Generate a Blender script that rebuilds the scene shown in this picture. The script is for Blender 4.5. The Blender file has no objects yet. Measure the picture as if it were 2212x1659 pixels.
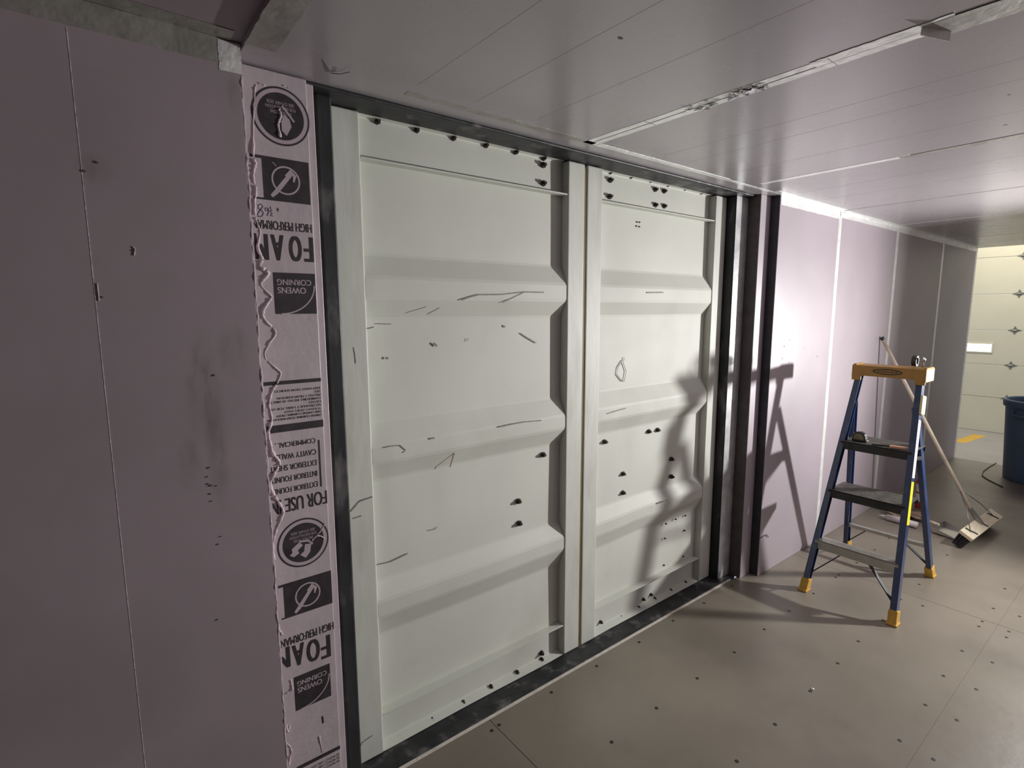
import bpy, bmesh, math, random
from mathutils import Vector, Matrix
random.seed(7)
C = bpy.context.scene.collection
PI = math.pi

# ------------------------------------------------------------------ camera
FPX, YAW, PITCH, ROLL, CAMH = 1159.08, 0.66536718, 0.134997673, -0.00354, 1.62895788
_f = Vector((math.sin(YAW)*math.cos(PITCH), math.cos(YAW)*math.cos(PITCH), -math.sin(PITCH)))
_r0 = Vector((math.cos(YAW), -math.sin(YAW), 0)); _u0 = _r0.cross(_f)
_r = _r0*math.cos(ROLL) + _u0*math.sin(ROLL); _u = -_r0*math.sin(ROLL) + _u0*math.cos(ROLL)
cd = bpy.data.cameras.new('camera'); cam = bpy.data.objects.new('camera', cd); C.objects.link(cam)
cd.sensor_width = 36; cd.lens = FPX/2212*36; cd.clip_start = 0.02
cam.matrix_world = Matrix((( _r.x, _u.x, -_f.x, 0), (_r.y, _u.y, -_f.y, 0), (_r.z, _u.z, -_f.z, CAMH), (0, 0, 0, 1)))
bpy.context.scene.camera = cam
# ------------------------------------------------------------------ light
S = bpy.context.scene
S.view_settings.view_transform = 'Standard'; S.view_settings.look = 'None'
S.view_settings.exposure = 0.0; S.view_settings.gamma = 1.0; S.view_settings.use_curve_mapping = False
W = bpy.data.worlds.new('world'); S.world = W; W.use_nodes = True
W.node_tree.nodes['Background'].inputs[0].default_value = (0.80, 0.86, 1.0, 1)
W.node_tree.nodes['Background'].inputs[1].default_value = 0.60
LAMP = Vector((4.65, -0.15, 1.37))
def area(name, loc, d, power, size, col, sy=None):
    l = bpy.data.lights.new(name, 'AREA'); l.energy = power; l.color = col; l.size = size
    l.shape = 'DISK'
    if sy: l.shape = 'RECTANGLE'; l.size_y = sy
    o = bpy.data.objects.new(name, l); C.objects.link(o); o.location = loc
    o.rotation_euler = Vector(d).to_track_quat('-Z', 'Y').to_euler()
    return o
LDIR = Vector((-0.93, 0.36, 0.04)).normalized()
area('work_light_beam', LAMP, LDIR, 80, 0.10, (1.0, 0.985, 0.97))
area('garage_lamp_beam', (8.9, 1.6, 3.6), (0.25, 0, -1), 55, 1.2, (1.0, 0.93, 0.78))
door_fill = area('door_fill_light', LAMP+LDIR*.01, (-0.925, 0.38, -0.02), 6.5, 0.10, (1.0, 0.99, 0.96)); door_fill.data.spread = math.radians(58)  # added narrow fill at the lamp position, brightens the left door leaf

# ------------------------------------------------------------------ helpers
def ray(px, py): return _f + _r*((px-1106)/FPX) - _u*((py-829.5)/FPX)
CAM = Vector((0, 0, CAMH))
def ony(px, py, y): d = ray(px, py); return CAM + d*(y/d.y)
def onz(px, py, z): d = ray(px, py); return CAM + d*((z-CAMH)/d.z)

ROOT = {}
def tag(o, label, cat, group=None, kind=None):
    o['label'] = label; o['category'] = cat
    if group: o['group'] = group
    if kind: o['kind'] = kind
    return o
def thing(name, label, cat, loc, group=None, kind=None):
    o = bpy.data.objects.new(name, None); C.objects.link(o); o.location = loc
    o.empty_display_size = 0.1
    ROOT[o.name] = Vector(loc); return tag(o, label, cat, group, kind)

class MB:
    def __init__(s): s.v = []; s.f = []
    def add(s, vs, fs):
        b = len(s.v); s.v += [Vector(v) for v in vs]; s.f += [tuple(b+i for i in f) for f in fs]; return s
    def box(s, x0, x1, y0, y1, z0, z1):
        return s.add([(x0,y0,z0),(x1,y0,z0),(x1,y1,z0),(x0,y1,z0),(x0,y0,z1),(x1,y0,z1),(x1,y1,z1),(x0,y1,z1)],
                     [(3,2,1,0),(4,5,6,7),(0,1,5,4),(1,2,6,5),(2,3,7,6),(3,0,4,7)])
    def bar(s, p, q, w, h, side=(0,1,0), w2=None):
        p, q = Vector(p), Vector(q); d = (q-p).normalized(); a = Vector(side); a = (a-d*a.dot(d)).normalized(); b = d.cross(a)
        vs = []
        for c, ww in ((p, w), (q, w2 or w)):
            for i, j in ((-1,-1),(1,-1),(1,1),(-1,1)): vs.append(c + a*(i*ww/2) + b*(j*h/2))
        return s.add(vs, [(3,2,1,0),(4,5,6,7),(0,1,5,4),(1,2,6,5),(2,3,7,6),(3,0,4,7)])
    def tube(s, pts, r, n=8, r2=None, ref=None):
        pts = [Vector(p) for p in pts]; vs = []; fs = []
        for k, p in enumerate(pts):
            d = (pts[min(k+1, len(pts)-1)] - pts[max(k-1, 0)]).normalized()
            a = Vector(ref) if ref else (Vector((0,0,1)) if abs(d.z) < .9 else Vector((1,0,0))); a = (a-d*a.dot(d)).normalized(); b = d.cross(a)
            rr = r[k] if isinstance(r, (list, tuple)) else (r if r2 is None else r+(r2-r)*k/max(1, len(pts)-1))
            for i in range(n): t = 2*PI*i/n; vs.append(p + a*math.cos(t)*rr + b*math.sin(t)*rr)
        for k in range(len(pts)-1):
            for i in range(n): j = (i+1) % n; fs.append((k*n+i, k*n+j, (k+1)*n+j, (k+1)*n+i))
        fs.append(tuple(range(n-1, -1, -1))); fs.append(tuple((len(pts)-1)*n+i for i in range(n)))
        return s.add(vs, fs)
    def lathe(s, c, prof, n=32):          # prof: (r, z)
        c = Vector(c); vs = []; fs = []
        for r, z in prof:
            for i in range(n): t = 2*PI*i/n; vs.append(c + Vector((r*math.cos(t), r*math.sin(t), z)))
        for k in range(len(prof)-1):
            for i in range(n): j = (i+1) % n; fs.append((k*n+i, k*n+j, (k+1)*n+j, (k+1)*n+i))
        return s.add(vs, fs)
    def poly(s, pts, d):                   # extrude planar polygon by vector d
        pts = [Vector(p) for p in pts]; d = Vector(d); n = len(pts)
        return s.add(pts + [p+d for p in pts], [tuple(range(n)), tuple(range(2*n-1, n-1, -1))] + [((i+1) % n, i, n+i, n+(i+1) % n) for i in range(n)])
    def ribbon(s, pts, w, y):              # flat ribbon in an x-z plane
        pts = [Vector((p[0], p[1])) for p in pts]; vs = []
        for k, p in enumerate(pts):
            d = (pts[min(k+1, len(pts)-1)] - pts[max(k-1, 0)]).normalized(); nrm = Vector((-d.y, d.x))
            ww = w[k] if isinstance(w, (list, tuple)) else w
            vs += [(p.x+nrm.x*ww/2, y, p.y+nrm.y*ww/2), (p.x-nrm.x*ww/2, y, p.y-nrm.y*ww/2)]
        return s.add(vs, [(2*k, 2*k+1, 2*k+3, 2*k+2) for k in range(len(pts)-1)])
    def build(s, name, mat, parent=None, bevel=0, smooth=False, loc=None, seg=2, kind=None):
        off = Vector((0,0,0))
        if parent is not None: off = ROOT.get(parent.name, Vector((0,0,0)))
        me = bpy.data.meshes.new(name); me.from_pydata([v-off for v in s.v], [], s.f); me.update()
        bm = bmesh.new(); bm.from_mesh(me); bmesh.ops.recalc_face_normals(bm, faces=bm.faces); bm.to_mesh(me); bm.free()
        me.materials.append(mat)
        o = bpy.data.objects.new(name, me); C.objects.link(o)
        if parent is not None: o.parent = parent; ROOT[o.name] = off
        if bevel:
            m = o.modifiers.new('bevel', 'BEVEL'); m.width = bevel; m.segments = seg; m.limit_method = 'ANGLE'; m.angle_limit = 0.6
        if smooth:
            for p in me.polygons: p.use_smooth = True
        if kind: o['kind'] = kind
        return o
def bx(name, mat, parent, x0, x1, y0, y1, z0, z1, bevel=0): return MB().box(x0,x1,y0,y1,z0,z1).build(name, mat, parent, bevel)

# ------------------------------------------------------------------ materials
def mat(name, col, rough=0.5, metal=0.0, var=0.0, vscale=3.0, stain=None, samt=0.0, sscale=2.0, bump=0.0, bscale=60, spec=0.5, emit=None, estr=0, rvar=0.0, stretch=(1,1,1)):
    m = bpy.data.materials.new(name); m.use_nodes = True; nt = m.node_tree; N = nt.nodes; L = nt.links
    b = N['Principled BSDF']; b.inputs['Roughness'].default_value = rough; b.inputs['Metallic'].default_value = metal
    b.inputs['Specular IOR Level'].default_value = spec; b.inputs['Base Color'].default_value = (*col, 1)
    tc = N.new('ShaderNodeTexCoord'); mp = N.new('ShaderNodeMapping'); mp.inputs['Scale'].default_value = stretch
    L.new(tc.outputs['Object'], mp.inputs['Vector'])
    def noise(sc, det=5):
        n = N.new('ShaderNodeTexNoise'); n.inputs['Scale'].default_value = sc; n.inputs['Detail'].default_value = det
        L.new(mp.outputs[0], n.inputs['Vector']); return n
    out = None
    if var:
        n = noise(vscale); r = N.new('ShaderNodeMapRange'); r.inputs[1].default_value = .3; r.inputs[2].default_value = .7
        r.inputs[3].default_value = 1-var; r.inputs[4].default_value = 1+var; L.new(n.outputs[0], r.inputs[0])
        mx = N.new('ShaderNodeMix'); mx.data_type = 'RGBA'; mx.blend_type = 'MULTIPLY'; mx.inputs[0].default_value = 1
        mx.inputs[6].default_value = (*col, 1); L.new(r.outputs[0], mx.inputs[7]); out = mx.outputs[2]
    if stain:
        n = noise(sscale, 8); r = N.new('ShaderNodeMapRange'); r.inputs[1].default_value = .55; r.inputs[2].default_value = .75
        r.inputs[3].default_value = 0; r.inputs[4].default_value = samt; L.new(n.outputs[0], r.inputs[0])
        mx = N.new('ShaderNodeMix'); mx.data_type = 'RGBA'; L.new(r.outputs[0], mx.inputs[0])
        if out: L.new(out, mx.inputs[6])
        else: mx.inputs[6].default_value = (*col, 1)
        mx.inputs[7].default_value = (*stain, 1); out = mx.outputs[2]
    if out: L.new(out, b.inputs['Base Color'])
    if rvar:
        n = noise(vscale*2.3); r = N.new('ShaderNodeMapRange'); r.inputs[3].default_value = rough-rvar; r.inputs[4].default_value = rough+rvar
        L.new(n.outputs[0], r.inputs[0]); L.new(r.outputs[0], b.inputs['Roughness'])
    if bump:
        n = noise(bscale, 3); bp = N.new('ShaderNodeBump'); bp.inputs['Strength'].default_value = bump; bp.inputs['Distance'].default_value = 0.01
        L.new(n.outputs[0], bp.inputs['Height']); L.new(bp.outputs[0], b.inputs['Normal'])
    if emit: b.inputs['Emission Color'].default_value = (*emit, 1); b.inputs['Emission Strength'].default_value = estr
    return m
M = {}
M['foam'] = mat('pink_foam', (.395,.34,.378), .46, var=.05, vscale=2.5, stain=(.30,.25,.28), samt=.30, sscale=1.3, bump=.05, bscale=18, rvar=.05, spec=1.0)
M['foam'].node_tree.nodes['Principled BSDF'].inputs['IOR'].default_value = 1.68
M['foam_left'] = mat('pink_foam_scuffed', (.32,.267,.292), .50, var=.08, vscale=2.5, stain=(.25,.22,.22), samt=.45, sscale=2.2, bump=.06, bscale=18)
M['foam_ceil'] = mat('pink_foam_ceiling', (.37,.342,.362), .27, var=.04, vscale=2.0, stain=(.30,.27,.29), samt=.25, sscale=1.2, bump=.012, bscale=10, rvar=.05, spec=.9)
M['foam_edge'] = mat('cut_foam_edge', (.56,.45,.52), .8, var=.15, vscale=40, bump=.4, bscale=120)
M['strip'] = mat('printed_foam_skin', (.50,.43,.46), .48, var=.07, vscale=12, stain=(.36,.30,.33), samt=.4, sscale=9, bump=.12, bscale=45)
M['bead'] = mat('foam_adhesive', (.66,.55,.60), .5, var=.2, vscale=60, bump=.3, bscale=150)
M['ink'] = mat('black_ink', (.035,.028,.032), .5, var=.3, vscale=30)
M['pen'] = mat('marker_ink', (.05,.04,.09), .5)
M['ink_gap'] = mat('unprinted_pink', (.46,.385,.42), .5, var=.06, vscale=30)
M['foil'] = mat('foil_tape', (.90,.91,.90), .42, metal=.45, var=.10, vscale=22, bump=.45, bscale=30, rvar=.12)
M['foil_dull'] = mat('dull_foil_tape', (.42,.41,.38), .45, metal=.6, var=.15, vscale=14, bump=.4, bscale=22)
M['door'] = mat('container_paint', (.62,.635,.575), .58, var=.035, vscale=3, stain=(.40,.39,.33), samt=.30, sscale=2.3, bump=.06, bscale=9, rvar=.08, spec=.35)
M['stile'] = mat('scuffed_container_paint', (.60,.615,.56), .52, var=.06, vscale=9, stain=(.37,.36,.31), samt=.5, sscale=4, bump=.05, bscale=20, stretch=(3,3,.6))
M['steel'] = mat('dark_mill_steel', (.042,.043,.046), .48, spec=.3, metal=.3, var=.35, vscale=7, stain=(.26,.255,.245), samt=.8, sscale=6, bump=.08, bscale=30, stretch=(2,2,.7))
M['gasket'] = mat('yellow_brown_gasket', (.16,.115,.03), .6, var=.15, vscale=20)
M['bolt'] = mat('rusty_dark_bolt', (.035,.028,.024), .6, metal=.4, var=.3, vscale=50)
M['scuff'] = mat('dark_scuff', (.20,.19,.16), .6, var=.3, vscale=60)
M['rust'] = mat('rust_scuff', (.24,.15,.12), .7, var=.3, vscale=60)
M['ply'] = mat('floor_ply', (.215,.188,.15), .40, var=.24, vscale=1.2, stain=(.125,.105,.083), samt=.6, sscale=1.6, bump=.07, bscale=25, rvar=.10)
M['sub'] = mat('dark_subfloor', (.03,.026,.022), .8)
M['screw'] = mat('screw_head', (.03,.027,.025), .55, metal=.3)
M['trimw'] = mat('pale_floor_edge', (.62,.58,.52), .5, var=.15, vscale=30)
M['conc'] = mat('garage_concrete', (.40,.37,.33), .45, var=.08, vscale=2, stain=(.30,.27,.24), samt=.5, sscale=1.1)
M['yline'] = mat('yellow_floor_paint', (.75,.45,.05), .5, var=.1, vscale=10)
M['gdoor'] = mat('cream_garage_door', (.70,.66,.50), .5, var=.03, vscale=3, bump=.08, bscale=120)
M['gwall'] = mat('garage_wall', (.55,.52,.45), .6, var=.05, vscale=2)
M['hinge'] = mat('galvanised_hinge', (.30,.29,.25), .45, metal=.7, var=.2, vscale=40)
M['glow'] = mat('daylit_window_pane', (.9,.95,1), .2, emit=(.92,.97,1.0), estr=3.2)
M['blue'] = mat('blue_fiberglass', (.017,.040,.125), .27, spec=.9, var=.12, vscale=30, stain=(.10,.11,.16), samt=.35, sscale=14)
M['alu'] = mat('aluminium_tread', (.55,.54,.50), .38, metal=.85, var=.1, vscale=25, bump=.1, bscale=60)
M['tread'] = mat('ribbed_dark_tread', (.055,.054,.052), .5, metal=.6, var=.25, vscale=20)
M['rib'] = mat('worn_tread_ribs', (.24,.23,.21), .5, metal=.6, var=.25, vscale=25)
M['brace'] = mat('dark_steel_brace', (.05,.05,.055), .45, metal=.7)
M['cap'] = mat('amber_plastic_cap', (.46,.25,.06), .45, var=.12, vscale=18, stain=(.30,.18,.06), samt=.4, sscale=10)
M['boot'] = mat('yellow_rubber_boot', (.62,.36,.06), .55, var=.12, vscale=30)
M['label_y'] = mat('yellow_sticker', (.80,.72,.02), .45)
M['label_w'] = mat('white_sticker', (.80,.80,.78), .45)
M['clip'] = mat('cream_plastic_clip', (.80,.72,.36), .5)
M['wood'] = mat('broom_block_wood', (.82,.74,.54), .55, var=.08, vscale=12, stretch=(1,8,8))
M['pole'] = mat('worn_broom_pole', (.62,.54,.42), .5, var=.12, vscale=14, stain=(.25,.19,.13), samt=.5, sscale=6)
M['bristle'] = mat('charcoal_bristles', (.035,.036,.04), .8, var=.3, vscale=80)
M['wire'] = mat('grey_wire', (.30,.30,.30), .35, metal=.9)
M['bin'] = mat('slate_blue_plastic', (.10,.165,.26), .5, var=.06, vscale=6)
M['black'] = mat('black_plastic', (.018,.018,.018), .45, var=.2, vscale=30)
M['olive'] = mat('olive_rubber_grip', (.24,.22,.12), .55, var=.15, vscale=30)
M['chrome'] = mat('bright_metal', (.75,.75,.74), .22, metal=1)
M['red'] = mat('red_plastic', (.42,.05,.04), .45, var=.1, vscale=20)
M['orange'] = mat('salmon_plastic_handle', (.80,.42,.30), .45, var=.1, vscale=20)
M['paper'] = mat('brown_scrap_card', (.35,.25,.18), .75, var=.15, vscale=20)
M['scrap'] = mat('pale_foam_scrap', (.66,.60,.60), .6, var=.15, vscale=30)
M['lens'] = mat('work_light_lens', (1,1,1), .3, emit=(1,.985,.97), estr=25)
M['grime'] = mat('adhesive_grime', (.12,.10,.10), .7, var=.3, vscale=40)
M['return'] = mat('dark_step_shade', (.045,.042,.055), .5, metal=.3, var=.2, vscale=20)  # dark colour standing in for shade on the outer foam step
M['return2'] = mat('brown_step_shade', (.085,.072,.070), .55, var=.2, vscale=20)  # brown-dark colour standing in for shade on the inner foam step
M['nick'] = mat('grey_foam_nick', (.30,.27,.28), .6, var=.2, vscale=40)
M['galv'] = mat('galvanised_plate', (.62,.63,.64), .36, metal=.45, var=.2, vscale=14, bump=.12, bscale=40)
M['score'] = mat('score_groove', (.30,.265,.28), .6)

def smear(m, spots):
    nt = m.node_tree; N = nt.nodes; L = nt.links; b = N['Principled BSDF']; prev = b.inputs['Base Color'].links[0].from_socket
    tc = N.new('ShaderNodeTexCoord')
    for c, sc, amt, col in spots:
        mp = N.new('ShaderNodeMapping'); mp.vector_type = 'POINT'; mp.inputs['Scale'].default_value = [1/v for v in sc]; mp.inputs['Location'].default_value = [-a/v for a, v in zip(c, sc)]
        L.new(tc.outputs['Object'], mp.inputs[0]); ln = N.new('ShaderNodeVectorMath'); ln.operation = 'LENGTH'; L.new(mp.outputs[0], ln.inputs[0])
        nz = N.new('ShaderNodeTexNoise'); nz.inputs['Scale'].default_value = 28; nz.inputs['Detail'].default_value = 5
        m2 = N.new('ShaderNodeMapping'); m2.inputs['Scale'].default_value = (1.6, 1, .45); L.new(tc.outputs['Object'], m2.inputs[0]); L.new(m2.outputs[0], nz.inputs['Vector'])
        r1 = N.new('ShaderNodeMapRange'); r1.inputs[1].default_value = .35; r1.inputs[2].default_value = 1; r1.inputs[3].default_value = 1; r1.inputs[4].default_value = 0; L.new(ln.outputs['Value'], r1.inputs[0])
        r2 = N.new('ShaderNodeMapRange'); r2.inputs[1].default_value = .42; r2.inputs[2].default_value = .62; r2.inputs[3].default_value = .15; r2.inputs[4].default_value = amt; L.new(nz.outputs[0], r2.inputs[0])
        mu = N.new('ShaderNodeMath'); mu.operation = 'MULTIPLY'; L.new(r1.outputs[0], mu.inputs[0]); L.new(r2.outputs[0], mu.inputs[1])
        mx = N.new('ShaderNodeMix'); mx.data_type = 'RGBA'; L.new(mu.outputs[0], mx.inputs[0]); L.new(prev, mx.inputs[6]); mx.inputs[7].default_value = (*col, 1); prev = mx.outputs[2]
    L.new(prev, b.inputs['Base Color'])
def at_left(px, py): p = ony(px, py, 1.525); return (p.x, p.y, p.z)
GR = (.13,.11,.10)
smear(M['foam_left'], [(at_left(438,840), (.045,.1,.16), .55, GR), (at_left(470,960), (.03,.1,.20), .42, GR), (at_left(505,760), (.05,.1,.08), .42, GR), (at_left(205,362), (.04,.1,.04), .4, GR), (at_left(505,205), (.018,.1,.05), .5, GR), (at_left(410,1000), (.03,.1,.08), .5, GR)])
# ------------------------------------------------------------------ setting
XE = 7.45; ZC = 2.27; YR = -0.68; XB = -2.2
YS = 1.597                                       # face of the printed strip
floor = bx('floor', M['sub'], None, XB, XE, YR, 1.60, -.05, -.013); tag(floor, 'brown plywood container floor with rows of screws', 'floor', kind='structure')
xs = [XB, 1.133, 3.597, 6.06, XE]; ys = [YR, .485, 1.600]
for i in range(4):
    for j in range(2):
        g = .0013
        bx('floor_sheet', M['ply'], floor, xs[i]+g, xs[i+1]-g, ys[j]+g*.25, ys[j+1]-g*.25, -.0128, 0)
hd = MB(); hd.lathe((0,0,0), [(.0075,0),(.0075,.0008),(.006,.0012),(.0001,.0012)], 12)
scr = None
cols = [1.158, 1.431, 1.72, 2.009, 2.302, 2.598, 2.88, 3.185, 3.49, 3.785]
pts = [(1.112,1.553),(1.112,1.225),(1.112,.88)]
for x in cols:
    for y in (1.553, 1.22, .878, .537, .435): pts.append((x, y))
pts += [(3.52,.787),(3.535,1.22),(3.56,.54),(3.56,.435),(4.1,1.22),(4.1,.88),(4.1,.54),(4.4,1.22),(4.4,.88)]
for x, y in pts:
    jx, jy = random.uniform(-.012,.012), random.uniform(-.008,.008)
    if scr is None: scr = hd.build('screw_head', M['screw'], floor); o = scr
    else: o = scr.copy(); C.objects.link(o); o.parent = floor
    o.location = (x+jx, y+jy, 0)
MB().lathe((2.335,.872,0), [(.007,0),(.007,.003),(.004,.0045),(.0001,.0045)], 12).build('bright_screw', M['chrome'], floor)
ceiling = MB().box(.355, XE, YR, 1.82, ZC, ZC+.05).build('ceiling', M['foam_ceil'], None, .002)
tag(ceiling, 'lilac foam board ceiling with foil taped seams', 'ceiling', kind='structure')
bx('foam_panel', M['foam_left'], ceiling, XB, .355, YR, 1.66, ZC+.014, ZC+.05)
for x in (.80, 1.00, 1.25, 1.95, 2.12, 2.45, 3.15, 3.45):
    bx('score_line', M['score'], ceiling, x-.0005, x+.0005, YR, 1.45, ZC-.0002, ZC+.001)
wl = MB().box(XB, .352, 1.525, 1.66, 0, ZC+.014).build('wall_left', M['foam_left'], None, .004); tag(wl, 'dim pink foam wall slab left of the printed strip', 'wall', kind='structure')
wr = MB().box(3.12, XE, 1.525, 1.66, 0, ZC).build('wall_right', M['foam'], None, .002); tag(wr, 'bright pink foam wall right of the steel doors', 'wall', kind='structure')
bx('foam_layer', M['foam'], wr, 3.01, 3.12, 1.579, 1.66, 0, ZC, .002)
wo = bx('light_leak_backing', M['sub'], None, XB, XE, 1.82, 1.86, -.05, ZC+.05); tag(wo, 'added dark backing that blocks light behind the steel doors', 'wall', kind='structure')  # unseen sheet added to stop outside light leaking through the door gaps
bx('shade_plate', M['return'], wr, 3.1185, 3.1195, 1.527, 1.579, .001, ZC-.001); bx('shade_plate', M['return2'], wr, 3.0085, 3.0095, 1.5805, 1.66, .001, ZC-.001)  # thin added plates, shade painted onto the left-facing foam step sides
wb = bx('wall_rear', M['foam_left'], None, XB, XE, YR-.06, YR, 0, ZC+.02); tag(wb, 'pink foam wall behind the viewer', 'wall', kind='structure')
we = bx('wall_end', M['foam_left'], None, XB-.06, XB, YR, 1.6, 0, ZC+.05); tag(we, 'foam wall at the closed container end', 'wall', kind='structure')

# ------------------------------------------------------------------ foil tapes
def tape(parent, x0, x1, y0, y1, z0, z1, m='foil', name='foil_tape', axis=None):
    n = 24; ax = axis if axis is not None else max(range(3), key=lambda i: (x1-x0, y1-y0, z1-z0)[i])
    mb = MB(); lo = [x0,y0,z0]; hi = [x1,y1,z1]; th = min(range(3), key=lambda i: hi[i]-lo[i]); wd = 3-ax-th
    vs = []; fs = []
    for k in range(n+1):
        t = k/n; j0 = random.uniform(-.0015,.0015); j1 = random.uniform(-.0015,.0015)
        for w, tt, j in ((lo[wd]+j0, lo[th], 0), (hi[wd]+j1, lo[th], 0), (hi[wd]+j1, hi[th], 0), (lo[wd]+j0, hi[th], 0)):
            p = [0,0,0]; p[ax] = lo[ax]+(hi[ax]-lo[ax])*t; p[wd] = w; p[th] = tt; vs.append(p)
    for k in range(n):
        for i in range(4): fs.append((4*k+i, 4*k+(i+1)%4, 4*k+4+(i+1)%4, 4*k+4+i))
    fs += [(0,1,2,3), (4*n, 4*n+3, 4*n+2, 4*n+1)]
    mb.add(vs, fs); return mb.build(name, M[m], parent)
T = .0008
for x, w in ((3.94,.046),(5.03,.05),(6.245,.05)): tape(wr, x-w/2, x+w/2, 1.525-T, 1.525, .01, ZC-.03)
tape(wr, 7.39, XE+.001, 1.525-T, 1.525, .0, ZC-.03)
tape(wr, 3.125, 3.93, 1.525-2*T, 1.525-T, ZC-.052, ZC-.001); tape(wr, 3.94, XE, 1.525-2*T, 1.525-T, ZC-.040, ZC-.001)
tape(ceiling, 3.00, 3.95, 1.478, 1.525, ZC-T, ZC); tape(ceiling, 3.95, XE, 1.488, 1.525, ZC-T, ZC)
tape(ceiling, .80, 1.60, 1.505, 1.535, ZC-T, ZC, 'foil_dull'); tape(ceiling, 1.62, 2.55, 1.502, 1.532, ZC-T, ZC); tape(ceiling, 2.55, 3.0, 1.51, 1.53, ZC-T, ZC)
def cseam(x, w, y0, y1, m='foil', lift=0): return tape(ceiling, x-w/2, x+w/2, y0, y1, ZC-T-lift, ZC-lift, m)
cseam(1.583, .066, .62, 1.53); cseam(1.577, .070, .40, .70, lift=T); cseam(1.60, .090, YR, .46, 'foil_dull', lift=2*T)
cseam(2.772, .040, .82, 1.46); cseam(2.785, .044, YR, .86, 'foil_dull', lift=T)
cseam(3.935, .016, YR, 1.50, 'foil_dull'); cseam(4.94, .02, YR, 1.49); cseam(6.30, .024, YR, 1.49)
MB().bar((1.555,.462,ZC-.004),(1.628,.425,ZC-.010),.030,.0008,(0,0,1)).build('tape_flap', M['foil'], ceiling)
bx('tape_crease', M['nick'], ceiling, 1.5822, 1.5836, .46, 1.50, ZC-2.2*T, ZC-T)
for y in (.66, .905, 1.24):
    bx('tape_crease', M['nick'], ceiling, 1.552, 1.614, y-.0012, y+.0012, ZC-2.2*T, ZC-T)
# wrinkled crumples on the nearest seam tape
mb = MB()
for k in range(44):
    y = random.uniform(.84, 1.10); x = 1.583+random.uniform(-.026,.026); a = random.uniform(0, PI); r = random.uniform(.008,.018)
    p = Vector((x, y, ZC-.0015)); mb.add([p+Vector((r*math.cos(a),r*math.sin(a),-random.uniform(0,.006))), p+Vector((r*math.cos(a+2.2),r*math.sin(a+2.2),-random.uniform(0,.006))), p+Vector((r*math.cos(a+4.1),r*math.sin(a+4.1),0))], [(0,1,2)])
mb.build('tape_wrinkle', M['chrome'], ceiling)
# corner tapes on the left
tape(ceiling, .354, .425, .95, 1.49, ZC-T, ZC, 'foil_dull'); 
tape(wl, XB, .30, 1.525-T, 1.525, ZC-.045, ZC+.012, 'foil_dull'); tape(ceiling, XB, .33, 1.47, 1.525, ZC+.013-T, ZC+.013, 'foil_dull')
tape(wl, .302, .352, 1.525-T, 1.525, ZC-.06, ZC+.008, 'foil')
# wall seam on the left slab and glue flecks
bx('wall_seam', M['bead'], wl, .017, .0185, 1.5245, 1.526, 0, ZC-.05)
mb = MB()
for px, py, sz in ((463,811,5),(452,1010,4),(456,1048,6),(450,1045,4),(468,1049,3),(455,1066,4),(457,1082,4),(449,1030,3),(478,1158,3),(472,1175,3),(470,1338,3),(290,541,4),(221,642,4),(182,370,6),(210,352,5)):
    p = ony(px, py, 1.5245); r = sz*.0005
    mb.lathe((0,0,0), [], 3) if False else mb.poly([p+Vector((r*math.cos(t+.4)*random.uniform(.6,1.3), 0, r*math.sin(t+.4)*random.uniform(.6,1.4))) for t in (0,1.1,2.3,3.3,4.4,5.4)], (0,-.002,0))
mb.build('glue_fleck', M['grime'], wl)
mb = MB()                                                   # curls of peeled foam skin on the wall face
for pts_ in ([(288,533),(292,538),(290,552)],[(210,612),(214,650)]):
    mb.tube([ony(a, b, 1.5235) for a, b in pts_], .0011, 6)
mb.build('foam_curl', M['bead'], wl)
mb = MB()
for px, py, sz in ((1694,748,7),(1706,735,5),(1690,775,6),(1704,783,5),(1765,770,7),(1738,752,3)):
    p = ony(px, py, 1.5249); r = sz*.0011
    mb.poly([p+Vector((r*math.cos(t+.6)*random.uniform(.5,1.1), 0, r*math.sin(t+.6)*random.uniform(.6,1.5))) for t in (0,1.1,2.3,3.3,4.4,5.4)], (0,-.0006,0))
mb.build('skin_nick', M['nick'], wr)
MB().tube([ony(1641,1163,1.5235), ony(1649,1158,1.521), ony(1656,1155,1.519), ony(1660,1160,1.519)], .0022, 6).build('wire_stub', M['black'], wr)
# ceiling nicks
mb = MB()
for px, py, s in ((1340,82,9),(2172,270,7),(2180,205,5)):
    p = onz(px, py, ZC); r = s*.0011
    mb.poly([p+Vector((r*math.cos(t)*random.uniform(.5,1.2), r*math.sin(t)*random.uniform(.5,1.0), -.0006)) for t in (0,1,2.1,3.2,4.2,5.3)], (0,0,.0006))
mb.build('dark_nick', M['grime'], ceiling)
MB().tube([onz(698,128,ZC), onz(716,158,ZC-.002), onz(735,160,ZC-.004), onz(757,155,ZC-.008)], .0012, 6).build('loose_wire', M['wire'], ceiling)

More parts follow.
